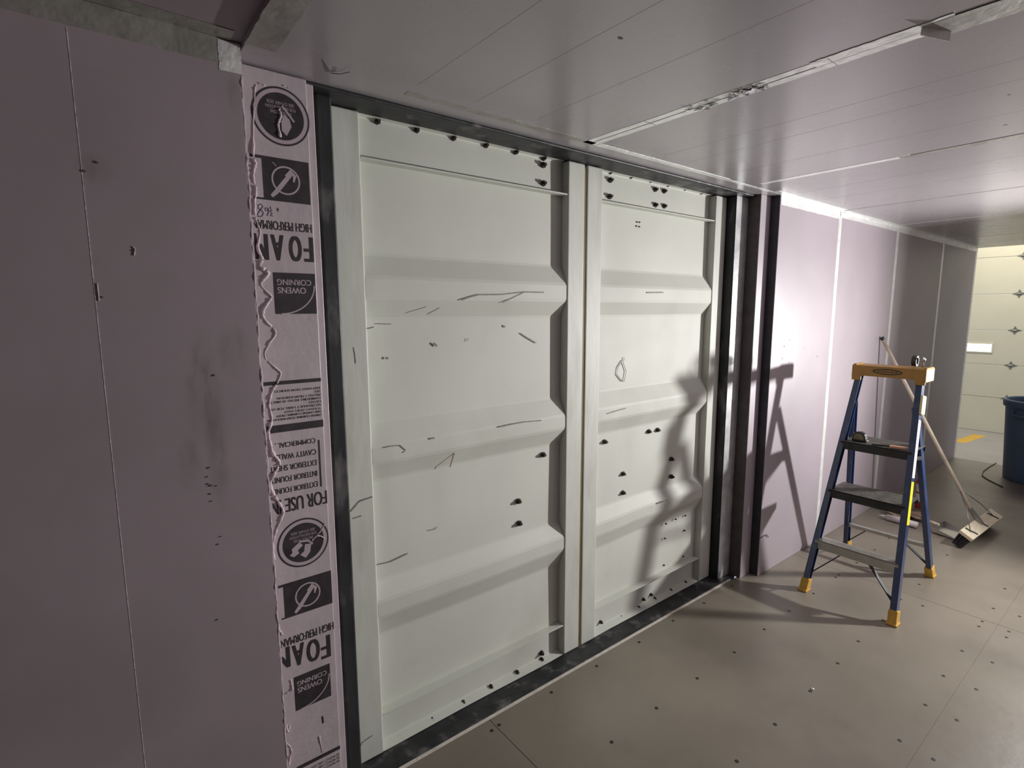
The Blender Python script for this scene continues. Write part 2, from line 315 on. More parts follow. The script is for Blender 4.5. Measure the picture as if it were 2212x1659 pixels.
# ------------------------------------------------------------------ printed foam strip
strip = thing('foam_strip', 'narrow pink foam strip with upside down black printing beside the door', 'foam board', (.45, YS, 0))
board = MB().box(.356, .533, YS, 1.66, 0, 2.266).build('foam_board', M['strip'], strip, .003)
MB().box(.5335, .556, 1.610, 1.66, 0, 2.266).build('foam_lip', M['strip'], strip, .003)
def S2(px, py): p = ony(px, py, YS); return (p.x, p.z)
INK = MB(); GAP = MB(); PEN = MB()
Y1, Y2 = YS-.0004, YS-.0008
def flush(name, parent=None):
    global INK, GAP, PEN
    o = INK.build(name, M['ink'], strip) if INK.v else None
    if GAP.v: GAP.build('knockout_print', M['ink_gap'], o)
    INK = MB(); GAP = MB()
def textmesh(body, bold=0.0):
    cu = bpy.data.curves.new('t', 'FONT'); cu.body = body; cu.resolution_u = 6
    o = bpy.data.objects.new('t', cu); C.objects.link(o)
    dg = bpy.context.evaluated_depsgraph_get(); dg.update()
    me = bpy.data.meshes.new_from_object(o.evaluated_get(dg))
    vs = [(v.co.x, v.co.y) for v in me.vertices]; fs = [tuple(p.vertices) for p in me.polygons]
    bpy.data.objects.remove(o); bpy.data.curves.remove(cu); bpy.data.meshes.remove(me)
    return vs, fs
def text(dst, body, x0, x1, z0, z1, y, flip=True, bold=0.0, clip=None):
    if bold:
        H_ = abs(z1-z0); d = bold*H_
        n = 5 if bold > .03 else 3
        for k in range(n):
            a = (2*k/(n-1)-1)*d
            text(dst, body, x0+d+a, x1-d+a, z0, z1, y-.00003*k, flip, 0, clip)
        return
    vs, fs = textmesh(body, bold)
    ux0 = min(v[0] for v in vs); ux1 = max(v[0] for v in vs); uz0 = min(v[1] for v in vs); uz1 = max(v[1] for v in vs)
    out = []
    for u, v in vs:
        a = (u-ux0)/(ux1-ux0); b = (v-uz0)/(uz1-uz0)
        if flip: a = 1-a; b = 1-b
        out.append(Vector((x0+(x1-x0)*a, y, z0+(z1-z0)*b)))
    bm = bmesh.new(); bv = [bm.verts.new(p) for p in out]
    for f in fs:
        try: bm.faces.new([bv[i] for i in f])
        except ValueError: pass
    if clip is not None:
        bmesh.ops.bisect_plane(bm, geom=bm.verts[:]+bm.edges[:]+bm.faces[:], plane_co=(clip,0,0), plane_no=(-1,0,0), clear_outer=True)
    bm.verts.index_update()
    dst.add([v.co.copy() for v in bm.verts], [tuple(v.index for v in f.verts) for f in bm.faces]); bm.free()
def rect(dst, x0, x1, z0, z1, y): dst.add([(x0,y,z0),(x1,y,z0),(x1,y,z1),(x0,y,z1)], [(0,1,2,3)])
def ring(dst, c, r0, r1, y, n=48, a0=0, a1=2*PI):
    vs = []
    for i in range(n+1):
        t = a0+(a1-a0)*i/n; vs += [(c[0]+r0*math.cos(t), y, c[1]+r0*math.sin(t)), (c[0]+r1*math.cos(t), y, c[1]+r1*math.sin(t))]
    dst.add(vs, [(2*i, 2*i+1, 2*i+3, 2*i+2) for i in range(n)])
def disc(dst, c, r, y, n=48): dst.add([(c[0]+r*math.cos(2*PI*i/n), y, c[1]+r*math.sin(2*PI*i/n)) for i in range(n)], [tuple(range(n))])
CL = .374                                                     # where the print meets the left slab
XR = S2(668, 390)[0]
def zz(px, py): return S2(px, py)[1]
def emblem_circle(px, py, hand):
    c = S2(px, py); r = .0755
    c = (max(c[0], CL+r+.004), c[1])
    ring(INK, c, r-.005, r, Y1); ring(GAP, c, r-.015, r-.005, Y1); disc(INK, c, r-.015, Y1-.0001)
    for k, s in enumerate((("SEE OTHER SIDE", .9), ("FOR INSTALLATION", 1.0), ("INSTRUCTIONS", .7))):
        w = .078*s[1]; z = c[1]+.034-.012*k
        text(GAP, s[0], c[0]-w/2, c[0]+w/2, z-.004, z+.004, Y2)
    if hand:   # pale hand holding a blade
        a = [(-.035,-.012),(-.012,.004),(-.002,-.008),(-.018,-.020),(-.014,-.030),(-.030,-.038),(-.042,-.030),(-.034,-.024)]
        GAP.add([(c[0]+x, Y2, c[1]+z) for x, z in a], [tuple(range(len(a)))])
        a = [(.004,-.006),(.022,-.010),(.018,-.034),(.004,-.050),(-.012,-.036),(.0,-.028)]
        GAP.add([(c[0]+x, Y2, c[1]+z) for x, z in a], [tuple(range(len(a)))])
        GAP.ribbon([(c[0]-.012,c[1]+.006),(c[0]+.014,c[1]+.002),(c[0]+.026,c[1]-.012)], .006, Y2-.0002)
    else:
        a = [(.008,.008),(.022,-.004),(.026,-.022),(.012,-.048),(.0,-.036),(.0,-.012)]
        GAP.add([(c[0]+x, Y2, c[1]+z) for x, z in a], [tuple(range(len(a)))])
        GAP.ribbon([(c[0]+.004,c[1]+.028),(c[0]+.018,c[1]+.012),(c[0]+.034,c[1]-.008)], .005, Y2-.0002)
def hammer_box(x0, x1, z0, z1):
    rect(INK, x0, x1, z0, z1, Y1); rect(INK, CL, x0, z1-.008, z1, Y1); rect(INK, CL+.004, x0, z0, z0+.005, Y1)
    c = ((x0+x1)/2-.002, (z0+z1)/2); r = .038
    ring(GAP, c, r-.0045, r, Y2)
    GAP.ribbon([(c[0]-.040,c[1]-.046),(c[0]-.028,c[1]-.034),(c[0]+.016,c[1]+.022)], [.008,.012,.011], Y2-.0002)
    GAP.ribbon([(c[0]+.002,c[1]+.010),(c[0]+.014,c[1]+.026),(c[0]+.024,c[1]+.014),(c[0]+.020,c[1]-.002)], [.012,.011,.010,.004], Y2-.0004)
def owens_box(x0, x1, z0, z1):
    rect(INK, x0, x1, z0, z1, Y1); w = x1-x0; h = z1-z0
    text(GAP, 'CORNING', x0+.08*w, x0+.90*w, z1-.30*h, z1-.16*h, Y2, bold=.03); text(GAP, 'OWENS', x0+.08*w, x0+.76*w, z1-.50*h, z1-.35*h, Y2, bold=.03)
    GAP.ribbon([(x0+w*(.14+.83*math.sin(t)), z1-h*(.30+.70*math.cos(t))) for t in [PI/2*k/14 for k in range(15)]], .0035, Y2)
emblem_circle(607, 252, False)
flush('printed_emblem')
hammer_box(S2(568,390)[0], XR, zz(630,438), zz(630,346))
flush('printed_logo')
# handwritten 89 1/2
def hw(pp): PEN.ribbon([S2(a, b) for a, b in pp], .0022, Y1)
hw([(566,456),(558,450),(557,443),(564,441),(568,446),(562,454),(556,462),(558,468),(566,467),(569,460),(566,456)])
hw([(577,450),(573,449),(573,455),(578,455),(579,449),(580,458),(577,466)]); hw([(584,446),(585,453)]); hw([(582,457),(588,454)]); hw([(584,459),(588,460),(584,466),(590,467)]); hw([(597,452),(603,453)]); hw([(600,449),(600,457)])
text(INK, 'HIGH PERFORMANCE', S2(548,488)[0]-.028, XR, zz(620,499), zz(620,480), Y1, bold=.030, clip=CL)
def foam(lets, pt, pb):
    for ch, a, b in lets:
        z1 = zz((a+b)/2, pt((a+b)/2)); z0 = zz((a+b)/2, pb((a+b)/2))
        text(INK, ch, S2(a, (pt(a)+pb(a))/2)[0], S2(b, (pt(b)+pb(b))/2)[0], z0, z1, Y1, bold=.042, clip=CL-.002)
foam((('F',656,677),('O',624,652),('A',585,614),('M',546,580)), lambda x: 505+(x-567)*.075, lambda x: 561+(x-567)*.05)
flush('printed_lettering')
owens_box(S2(592,632)[0], S2(682,632)[0], zz(637,678), zz(637,590))
flush('printed_maker_box')
rect(INK, CL-.003, XR+.004, zz(630,829), zz(630,821), Y1)
lines = ['OWENS CORNING FOAM INSULATION', 'ONE OWENS CORNING PKWY', 'TOLEDO, OHIO 43659', 'SEE PRODUCT LABEL FOR USE', 'LISTED', 'COMBUSTIBLE. INSTALL AS DIRECTED', 'PROTECT FROM IGNITION', 'SEE', 'KEEP AWAY FROM SOURCES']
for k, s in enumerate(lines):
    zc = zz(640, 902)+ (zz(640, 842)-zz(640, 902))*k/8
    w = len(s)/29*.17; text(INK, s, max(CL, XR-w), XR, zc-.0032, zc+.0032, Y1, bold=.03)
rect(INK, CL-.003, XR+.004, zz(635,930), zz(635,914), Y1)
flush('printed_small_text')
xl = S2(684, 1000)[0]
for s, py, w in (('COMMERCIAL ,', 957, .115), ('CAVITY WALLS', 983, .118), ('EXTERIOR SHEATHING', 1007, .175), ('INTERIOR FOUNDATION', 1031, .178), ('EXTERIOR FOUNDATION', 1055, .178)):
    z = zz(635, py); text(INK, s, xl-w, xl, z-.0085, z+.0085, Y1, bold=.028, clip=CL)
rect(INK, S2(687,1000)[0]+.003, S2(687,1000)[0]+.008, zz(688,1052), zz(688,950), Y1)
text(INK, 'FOR USE IN:', XR-.168, XR+.004, zz(640,1102), zz(640,1072), Y1, bold=.029, clip=CL)
flush('printed_use_list')
emblem_circle(654, 1172, True)
flush('printed_emblem')
hammer_box(S2(613,1290)[0], XR+.004, zz(660,1322), zz(660,1248))
flush('printed_logo')
text(INK, 'HIGH PERFORMANCE', CL-.028, XR+.004, zz(655,1383), zz(655,1366), Y1, bold=.030, clip=CL-.002)
foam((('F',693,714),('O',662,691),('A',631,658),('M',590,627)), lambda x: 1403-(x-603)*.30, lambda x: 1448-(x-603)*.265)
flush('printed_lettering')
owens_box(S2(636,1490)[0], S2(715,1490)[0], zz(676,1520), zz(676,1447))
flush('printed_maker_box')
INK.ribbon([S2(696,1547), S2(698,1562)], .006, Y1)
flush('printed_mark')
rect(INK, S2(640,1640)[0], XR+.004, zz(690,1640), zz(690,1632), Y1)
for k in range(3): text(INK, 'SEE PRODUCT LABEL FOR USE', XR-.10, XR, zz(690,1650)-.012*k-.004, zz(690,1650)-.012*k+.004, Y1)
flush('printed_small_text')
PEN.build('handwritten_measure', M['pen'], strip)
# squeezed-out adhesive beads down the joint
wob = [(553,183,4),(549,215,4),(547,330,5),(552,352,7),(547,380,6),(553,412,5),(550,440,6),(552,470,5),(562,500,4),(557,535,7),(566,560,6),(562,575,8),(580,590,8),(566,608,7),(567,620,3),(586,640,7),(580,652,6),(568,672,8),(572,690,5),(592,712,5),(594,725,5),(580,745,4),(572,770,3),(590,790,4),(606,805,5),(600,825,4),(588,845,6),(582,875,5),(588,905,6),(580,935,8),(585,960,6),(590,980,8),(604,1000,8),(592,1025,7),(584,1048,8),(592,1070,9),(605,1090,8),(612,1105,7),(606,1125,6),(596,1150,5),(590,1180,5),(594,1215,5)]
def bead(mb, w, k=.00062, cut=True):
    w = [w[0]]+list(w)+[w[-1]]; run = []
    for i in range(1, len(w)-2):
        for t in (0, .17, .33, .5, .67, .83):
            q = [0.5*((2*w[i][c])+(-w[i-1][c]+w[i+1][c])*t+(2*w[i-1][c]-5*w[i][c]+4*w[i+1][c]-w[i+2][c])*t*t+(-w[i-1][c]+3*w[i][c]-3*w[i+1][c]+w[i+2][c])*t**3) for c in range(3)]
            r = max(.0010, q[2]*k*random.uniform(.45, 1.25))
            run.append((ony(q[0]+random.uniform(-.7,.7), q[1], YS-r*.4), r))
            if cut and len(run) > 6 and random.random() < .06:
                mb.tube([a for a, b in run], [b for a, b in run], 6, ref=(0,1,0)); run = []
    if len(run) > 1: mb.tube([a for a, b in run], [b for a, b in run], 6, ref=(0,1,0))
mb = MB(); bead(mb, wob); mb.build('foam_bead', M['bead'], strip, smooth=True)
wob2 = [(600,1345,3),(605,1362,5),(612,1372,4)], [(628,1468,3),(631,1490,6),(618,1497,4)], [(618,1566,4),(622,1580,7),(626,1565,4)], [(620,1605,3),(630,1620,4),(626,1640,6),(622,1659,6)], [(690,1590,3),(697,1630,2)], [(702,1130,2),(690,1150,3),(672,1170,3)], [(672,1172,3),(680,1160,4),(692,1158,4),(702,1164,3)], [(602,236,6),(607,250,8),(601,270,7),(607,300,6)], [(560,180,3),(575,186,4)], [(612,185,3),(624,190,4)], [(588,350,2),(598,360,2)], [(1,1,0)][:0]
for w in wob2:
    if len(w) > 1: mb = MB(); bead(mb, w, .0006, False); mb.build('foam_bead', M['bead'], strip, smooth=True)
# ragged cut edge of the left slab
mb = MB(); zs = [.01+(ZC-.06)*k/150 for k in range(151)]
mb.tube([(.3505+random.uniform(-.0012,.0012), 1.5268+random.uniform(-.001,.001), z) for z in zs], [random.uniform(.0014,.0036) for z in zs], 6)
mb.build('cut_edge', M['foam_edge'], wl)

# ------------------------------------------------------------------ steel door frame
YT = 1.650
t = MB().box(.50, .565, 1.70, 1.73, 0, 2.2595).box(.573, .622, YT, 1.74, 0, 2.2595).build('trim_1', M['steel'], None, .006); tag(t, 'dark raw steel post left of the double doors', 'door frame', kind='structure')
t = MB().box(.50, 3.01, 1.608, 1.74, 2.259, 2.2705).build('trim_2', M['steel'], None, .005); tag(t, 'dark steel header above the double doors', 'door frame', kind='structure')
t = MB().box(.50, 3.01, 1.613, 1.78, -.04, .002).build('trim_3', M['steel'], None, .003); tag(t, 'dark steel sill under the double doors', 'door frame', kind='structure')
t = MB().box(2.884, 3.04, YT+.004, 1.78, .002, 2.259).build('trim_4', M['steel'], None, .006); tag(t, 'steel post right of the double doors', 'door frame', kind='structure')
bx('face_plate', M['galv'], t, 2.886, 3.008, YT+.0025, YT+.004, .003, 2.258)
mb = MB(); x = .45
while x < 2.95:
    l = random.uniform(.25,.6); mb.box(x, min(x+l, 2.95), 1.600, 1.613+random.uniform(-.0008,.0012), -.02, .003+random.uniform(0,.0012)); x += l
t = mb.build('trim_5', M['trimw'], None, .001); tag(t, 'pale sealant line along the floor edge', 'trim', kind='structure')

# ------------------------------------------------------------------ container door leaves
YF, YB = 1.708, 1.750
RIBS = [(1.815,1.745,1.672,1.610), (1.240,1.168,1.104,1.040), (.655,.597,.532,.455)]
def panel_profile():
    pr = [(1.712,2.262),(1.747,2.256),(YB,2.250)]
    for a, b, c, d in RIBS:
        F = YF+.004
        pr += [(YB,a+.010),(YB-.002,a),(F+.003,b+.004),(F,b-.008),(F,c+.008),(F+.003,c-.004),(YB-.002,d),(YB,d-.010)]
    pr += [(YB,.022),(YB-.002,.016),(1.712,.005)]
    return pr
def corrugated(x0, x1, dent):
    pr = panel_profile(); fine = []
    for k in range(len(pr)-1):
        (a, b), (c, d) = pr[k], pr[k+1]; n = max(1, int(abs(b-d)/.03))
        for i in range(n): fine.append((a+(c-a)*i/n, b+(d-b)*i/n))
    fine.append(pr[-1]); nx = 36; vs = []; fs = []
    for i in range(nx+1):
        x = x0+(x1-x0)*i/nx; ph = x*5
        for y, z in fine:
            edge = min(1, min(x-x0, x1-x)/.08)
            w = .0016*math.sin(ph+z*4.1)+.0012*math.sin(ph*1.7-z*6.3+1) 
            dz = 0
            if dent: 
                g = math.exp(-((x-2.45)/.28)**2-((z-.50)/.22)**2); w -= .016*g; dz = -.02*g*math.sin((x-2.3)*6)
            vs.append((x, y-w*edge, z+dz*edge))
    m = len(fine)
    for i in range(nx):
        for k in range(m-1): fs.append((i*m+k, i*m+k+1, (i+1)*m+k+1, (i+1)*m+k))
    b = len(vs); vs += [(x, y+.004, z) for x, y, z in vs]
    fs2 = [tuple(b+i for i in reversed(f)) for f in fs]
    return MB().add(vs, fs+fs2)
boltmesh = None
def bolt(parent, p, s=1.0):
    global boltmesh
    if boltmesh is None:
        mb = MB(); mb.tube([(0,0.004,0),(0,-.009,0)], .0125, 6); mb.tube([(0,-.009,0),(0,-.020,0)], .0065, 8)
        o = mb.build('bolt', M['bolt'], None); boltmesh = o
    else:
        o = boltmesh.copy(); C.objects.link(o)
    o.parent = parent; o.location = Vector(p) - ROOT[parent.name]; o.scale = (s, s, s); o.rotation_euler = (0, random.uniform(0, 1), 0)
def leaf(name, label, sl, pan, sr, bolts_big, bolts_small, dent):
    d = thing(name, label, 'door', (pan[0], YB, 0), kind='structure')
    def stile(x0, x1):
        s = MB().box(x0, x1, YF, 1.79, .004, 2.256).build('stile', M['stile'], d, .006, seg=3)
        return s
    stile(*sl); stile(*sr)
    corrugated(pan[0], pan[1], dent).build('corrugated_panel', M['door'], d)
    bx('ledge', M['door'], d, pan[0], pan[1]-.001, YF+.003, YB+.004, 2.116, 2.122, .001)
    bx('ledge', M['door'], d, pan[0], pan[1]-.001, YF+.003, YB+.004, .150, .156, .001)
    for (px, py, y, s) in bolts_big+bolts_small: bolt(d, ony(px, py, y)+Vector((0,-.001,0)), s)
    return d
def cr(lst, x0, y0, sc, s=1.0, y=YB): return [(x0+a*sc, y0+b*sc, y, s) for a, b in lst]
b1 = cr([(513,275),(793,338),(1057,395),(1290,446),(1505,494),(1705,538)], 660, 180, .3014, .8, 1.748) + cr([(1700,587),(1700,718)], 660, 180, .3014) \
   + cr([(1632,1058),(1462,1378),(1468,1530)], 660, 650, .3135) + cr([(658,1438),(888,1313),(1108,1193),(1302,1081),(1487,980),(1660,890)], 660, 1150, .3067, .7, 1.742) + cr([(1655,845)], 660, 1150, .3067)
b2 = cr([(622,290),(797,329),(962,364),(1110,400),(1255,432),(1397,465)], 1160, 300, .2532, .6, 1.748) + cr([(620,353),(615,493),(1003,433),(1078,447),(1003,565),(1078,575)], 1160, 300, .2532) \
   + cr([(573,1003),(948,915),(1023,902),(1142,1150),(1142,1300),(727,1275),(727,1437)], 1160, 700, .2532) \
   + cr([(1260,698),(1135,766),(998,838),(968,805),(860,913),(903,845),(712,996),(540,1040),(545,1088)], 1160, 1080, .2532, .75)
b2s = cr([(1263,132),(1180,163),(1097,202),(1255,260),(1088,327),(1243,480),(1080,555)], 1160, 1080, .2532, .4) + cr([(850,710),(870,750),(845,745),(872,712)], 1160, 300, .2532, .3)
d1 = leaf('door_1', 'left pale grey corrugated steel door leaf', (.626,.730), (.731,1.647), (1.648,1.748), b1, [], False)
d2 = leaf('door_2', 'right pale grey corrugated steel door leaf', (1.763,1.860), (1.861,2.770), (2.771,2.880), b2, b2s, True)
bx('gasket', M['gasket'], d1, 1.7485, 1.7625, 1.713, 1.76, .004, 2.24)
# scuffs and scratches on the left leaf and the stiles
def scuffs(parent, lst, m, y):
    mb = MB()
    for pp, w in lst:
        mb.ribbon([(ony(a, b, y).x, ony(a, b, y).z) for a, b in pp], w, y)
    return mb.build('scuff_mark', M[m], parent)
def z5(l, x0, y0, s): return [(x0+a*s, y0+b*s) for a, b in l]
YQ = YF+.0005
scuffs(d1, [(z5([(1115,1555),(1180,1530),(1240,1515),(1400,1513),(1560,1495),(1710,1498)], 660,180,.3014), .005), (z5([(1410,1572),(1560,1500)],660,180,.3014), .004),
            (z5([(870,1655),(960,1608)],660,180,.3014), .004)], 'scuff', YF+.0005)
scuffs(d1, [(z5([(1340,868),(1420,850),(1520,832),(1625,824)],660,650,.3135), .005), (z5([(540,1010),(590,1000),(650,995),(690,1030),(670,1045)],660,650,.3135), .004), (z5([(855,950),(890,944)],660,650,.3135), .006)], 'scuff', YF+.0005)
scuffs(d1, [(z5([(500,158),(590,160)],660,650,.3135), .003), (z5([(880,290),(905,312)],660,650,.3135), .009), (z5([(1480,222),(1520,250),(1590,290)],660,650,.3135), .005), (z5([(1360,170),(1375,180)],660,650,.3135), .008), (z5([(550,392),(570,396)],660,650,.3135), .008), (z5([(1110,280),(1120,258)],660,650,.3135), .003), (z5([(850,1580),(895,1572),(910,1552)],660,650,.3135), .003)], 'scuff', YB-.0045)
scuffs(d1, [(z5([(1040,1000),(1025,1040),(995,1145)],660,650,.3135), .006)], 'rust', 1.722)
scuffs(d1, [(z5([(500,228),(600,205),(720,148)],660,1150,.3067), .005)], 'scuff', YB-.0045)
scuffs(d1, [(z5([(310,1450),(370,1380),(460,1350)],660,650,.3135), .006), (z5([(325,1500),(385,1480)],660,650,.3135), .004), (z5([(330,320),(340,370),(345,430)],660,650,.3135), .003), (z5([(380,1520),(400,1480),(470,1430)],660,1150,.3067), .004), (z5([(425,190),(470,180)],660,650,.3135), .004)], 'scuff', YF-.0008)
scuffs(d2, [(z5([(730,310),(690,370),(680,430),(720,480),(745,490),(760,400),(735,330),(745,285)],1160,700,.2532), .006), (z5([(590,660),(650,670)],1160,700,.2532), .012)], 'scuff', YB-.0045)
scuffs(d2, [(z5([(600,765),(680,740),(760,718)],1160,700,.2532), .004), (z5([(1050,1525),(1120,1500)],1160,700,.2532), .008), (z5([(940,1312),(1080,1310)],1160,300,.2532), .006)], 'scuff', YF+.0005)

# ------------------------------------------------------------------ step ladder
B = Vector((3.55, 1.05, 0))
ld = thing('step_ladder', 'blue fibreglass step ladder with amber top cap standing near the pink wall', 'ladder', B)
FX = lambda z: 3.175+.285*z
FL = lambda z: 1.285-.060*z                      # left front rail y
FR = lambda z: .815+.060*z
RX = lambda z: 3.955-.405*z
RL = lambda z: 1.345-.115*z
RR = lambda z: .853+.040*z
def rail(y, x, z0, z1, name, out, fl=.031):
    r = MB(); p, q = Vector((x(z0), y(z0), z0)), Vector((x(z1), y(z1), z1))
    r.bar(p, q, .044, .006, (1,0,0))             # web
    for s in (-1, 1):
        d = Vector((s*.019, -out*(fl/2-.003), 0)); r.bar(p+d, q+d, .006, fl, (1,0,0))
    return r.build(name, M['blue'], ld, .0015)
l1 = rail(FL, FX, .05, 1.27, 'front_rail', 1); l2 = rail(FR, FX, .05, 1.27, 'front_rail', -1)
l3 = rail(RL, RX, .05, 1.10, 'rear_rail', 1, .027); l4 = rail(RR, RX, .05, 1.10, 'rear_rail', -1, .027)
for y, x, out, par in ((FL,FX,1,l1),(FR,FX,-1,l2),(RL,RX,1,l3),(RR,RX,-1,l4)):
    b = MB(); b.bar((x(0), y(0)-out*.012, 0), (x(.070), y(.070)-out*.012, .070), .054, .042, (1,0,0), .050); b.box(x(0)-.030, x(0)+.030, y(0)-out*.012-.025, y(0)-out*.012+.025, 0, .012)
    b.build('foot', M['boot'], par, .003)
def tread(z, d, m, front_h):
    x = FX(z); y0, y1 = FR(z)+.010, FL(z)-.010
    tr = MB(); tr.box(x-.026, x-.023, y0, y1, z-front_h, z); tr.box(x-.026, x+d, y0, y1, z-.004, z); tr.box(x+d-.003, x+d, y0, y1, z-front_h*.7, z)
    o = tr.build('tread', M[m], ld, .001)
    rb = MB(); n = int((d+.02)/.011)
    for k in range(n): xx = x-.022+k*.011; rb.box(xx, xx+.005, y0+.004, y1-.004, z, z+.0025)
    rb.build('ribbing', M['alu' if m == 'alu' else 'rib'], o)
    return o
tread(.300, .055, 'alu', .050); tread(.592, .195, 'tread', .045); tread(.872, .215, 'tread', .045)
c = MB()                                          # top cap: tray with skirt gripping the rails
cx0, cx1 = FX(1.27)-.042, FX(1.27)+.100; cy0, cy1 = FR(1.28)-.020, FL(1.28)+.020
c.box(cx0, cx1, cy0, cy1, 1.290, 1.312)
c.box(cx0-.0008, cx0+.008, cy0+.0005, cy1-.0005, 1.252, 1.311); c.box(cx1-.008, cx1+.0008, cy0+.0005, cy1-.0005, 1.262, 1.311)
for a, b2_ in ((cy0, cy0+.008), (cy1-.008, cy1)): c.box(cx0+.0005, cx1-.0005, a-.001, b2_+.001, 1.240, 1.3115)
for a, b2_ in ((cy0, cy0+.05), (cy1-.05, cy1)): c.box(cx0-.0015, cx0+.0095, a+.001, b2_-.001, 1.225, 1.3105)
c.box(cx0+.01, cx1-.01, cy0, cy0+.018, 1.312, 1.318); c.box(cx0+.01, cx1-.01, cy1-.018, cy1, 1.312, 1.318)
cap = c.build('top_cap', M['cap'], ld, .003)
em = MB(); ec = ((cy0+cy1)/2, 1.284)
vs = []
for i in range(41):
    t_ = 2*PI*i/40; vs += [(cx0-.0022, ec[0]+.072*math.cos(t_), ec[1]+.0165*math.sin(t_)), (cx0-.0022, ec[0]+.064*math.cos(t_), ec[1]+.0115*math.sin(t_))]
em.add(vs, [(2*i, 2*i+1, 2*i+3, 2*i+2) for i in range(40)])
tv, tf = textmesh('WERNER', .02); u0 = min(v[0] for v in tv); u1 = max(v[0] for v in tv); w0 = min(v[1] for v in tv); w1 = max(v[1] for v in tv)
em.add([(cx0-.0022, ec[0]+.052-.104*(u-u0)/(u1-u0), ec[1]-.006+.012*(v-w0)/(w1-w0)) for u, v in tv], tf)
em.build('oval_emblem', M['ink'], cap)
MB().bar((RX(.215)-.0,RR(.215),.215), (RX(.215),RL(.215),.215), .030, .022, (1,0,0)).build('rear_bar', M['alu'], ld, .003)
for p, q in (((FX(.09),FR(.09)+.01,.09),(FX(.27)+.02,1.00,.262)), ((FX(.09),FL(.09)-.01,.09),(FX(.27)+.02,1.11,.262)), ((RX(.07),RR(.07)+.01,.07),(RX(.2),1.00,.205)), ((RX(.07),RL(.07)-.01,.07),(RX(.2),1.20,.205))):
    MB().bar(p, q, .024, .006, (1,0,0)).build('brace', M['brace'], ld, .001)
for ya, yb in ((FL, RL), (FR, RR)):
    sp = MB(); sp.bar((FX(.84)+.03, ya(.84)-.0, .835), (RX(.80), yb(.80), .80), .020, .005, (0,0,1)); sp.build('spreader', M['brace'], ld, .001)
MB().bar((FX(1.09)-.005, FR(1.09)-.010, 1.07), (FX(1.16)-.005, FR(1.16)-.010, 1.17), .062, .012, (1,0,0)).build('rail_clip', M['clip'], ld, .003)
yo = lambda z: FR(z)-.0115
MB().bar((FX(.50), FR(.50)-.0035, .50), (FX(.72), FR(.72)-.0035, .72), .040, .0012, (1,0,0)).build('sticker', M['label_y'], ld)
MB().bar((FX(.74), FR(.74)-.0035, .74), (FX(1.04), FR(1.04)-.0035, 1.04), .040, .0012, (1,0,0)).build('sticker', M['label_w'], ld)

# ------------------------------------------------------------------ small things on the ladder
ZP = .8745
tm = thing('tape_measure', 'black and olive tape measure on the left of the ladder platform', 'tape measure', (3.455,1.145,ZP))
pl = [( -.036,0),(.034,0),(.036,.02),(.030,.046),(.012,.058),(-.018,.056),(-.034,.042)]
MB().poly([(3.455-.018, 1.145-a, ZP+b) for a, b in pl], (.036,0,0)).build('case', M['black'], tm, .006)
MB().poly([(3.455-.020, 1.145-a*.78, ZP+.012+b*.62) for a, b in pl], (.040,0,0)).build('side_plate', M['olive'], tm, .003)
MB().box(3.455-.010, 3.455+.010, 1.145-.044, 1.145-.036, ZP+.002, ZP+.014).build('tape_hook', M['chrome'], tm, .001)
kn = thing('utility_knife', 'salmon handled knife lying on the ladder platform', 'knife', (3.40,.96,ZP))
MB().bar((3.415,.985,ZP+.009),(3.43,.905,ZP+.009),.024,.014,(1,0,0),.020).build('handle', M['orange'], kn, .004)
MB().bar((3.415,.985,ZP+.010),(3.40,1.065,ZP+.006),.018,.008,(1,0,0),.010).build('blade', M['black'], kn, .001)
tg = thing('tape_roll', 'dark tape roll with bright metal edge on the right of the ladder cap', 'tape roll', (3.57,.935,1.3175))
vs = []; fs = []; n = 28
for i in range(n):
    a = 2*PI*i/n
    for x, r in ((-.012,.030),(.012,.030),(.012,.020),(-.012,.020)): vs.append((3.575+r*math.cos(a)*.9+x*.3, .948+x, 1.3185+.030+r*math.sin(a)))
for i in range(n):
    j = (i+1) % n
    for k in range(4): fs.append((4*i+k, 4*i+(k+1)%4, 4*j+(k+1)%4, 4*j+k))
MB().add(vs, fs).build('roll', M['black'], tg, smooth=False)
MB().tube([(3.555,.905,1.3185),(3.545,.905,1.345),(3.565,.908,1.366),(3.595,.910,1.360),(3.59,.910,1.342)], .0055, 8).build('metal_guard', M['chrome'], tg, smooth=True)

# ------------------------------------------------------------------ push broom
H0 = Vector((4.90,.83,.10)); H1 = Vector((4.835,1.510,1.415))
br = thing('push_broom', 'wooden push broom leaning against the pink wall behind the ladder', 'broom', (4.93,.83,0))
hd_ = (H1-H0).normalized()
MB().tube([H0, H1], .0125, 12).build('pole', M['pole'], br, smooth=True)
MB().tube([H1-hd_*.02, H1+hd_*.004], .014, 12).build('pole_tip', M['black'], br, smooth=True)
A = Vector((4.585,.835,.098)); Bq = Vector((5.275,.800,.098)); ax = (Bq-A).normalized()
nrm = Vector((0,-.50,.866)); nrm = (nrm-ax*nrm.dot(ax)).normalized(); lat = ax.cross(nrm)
blk = MB(); blk.bar(A, Bq, .088, .026, lat); blk.build('block', M['wood'], br, .005)
bs = MB()
for k in range(46):
    for j in range(5):
        p = A+ax*(.008+(Bq-A).length*k/46.7)+lat*((j-2)*.016)-nrm*.012
        dz = -(nrm+lat*(.10*(j-2))+ax*random.uniform(-.12,.12)+lat*random.uniform(-.06,.06))
        L_ = .085; q = p+dz*L_
        if q.z < .001: q = p+dz*((p.z-.001)/max(.02, -dz.z))
        bs.tube([p, q], .0058, 5)
b_ = bs.build('bristles', M['bristle'], br); b_['kind'] = 'stuff'
bw = MB(); m_ = A.lerp(Bq, .46); kk = H0+hd_*.26
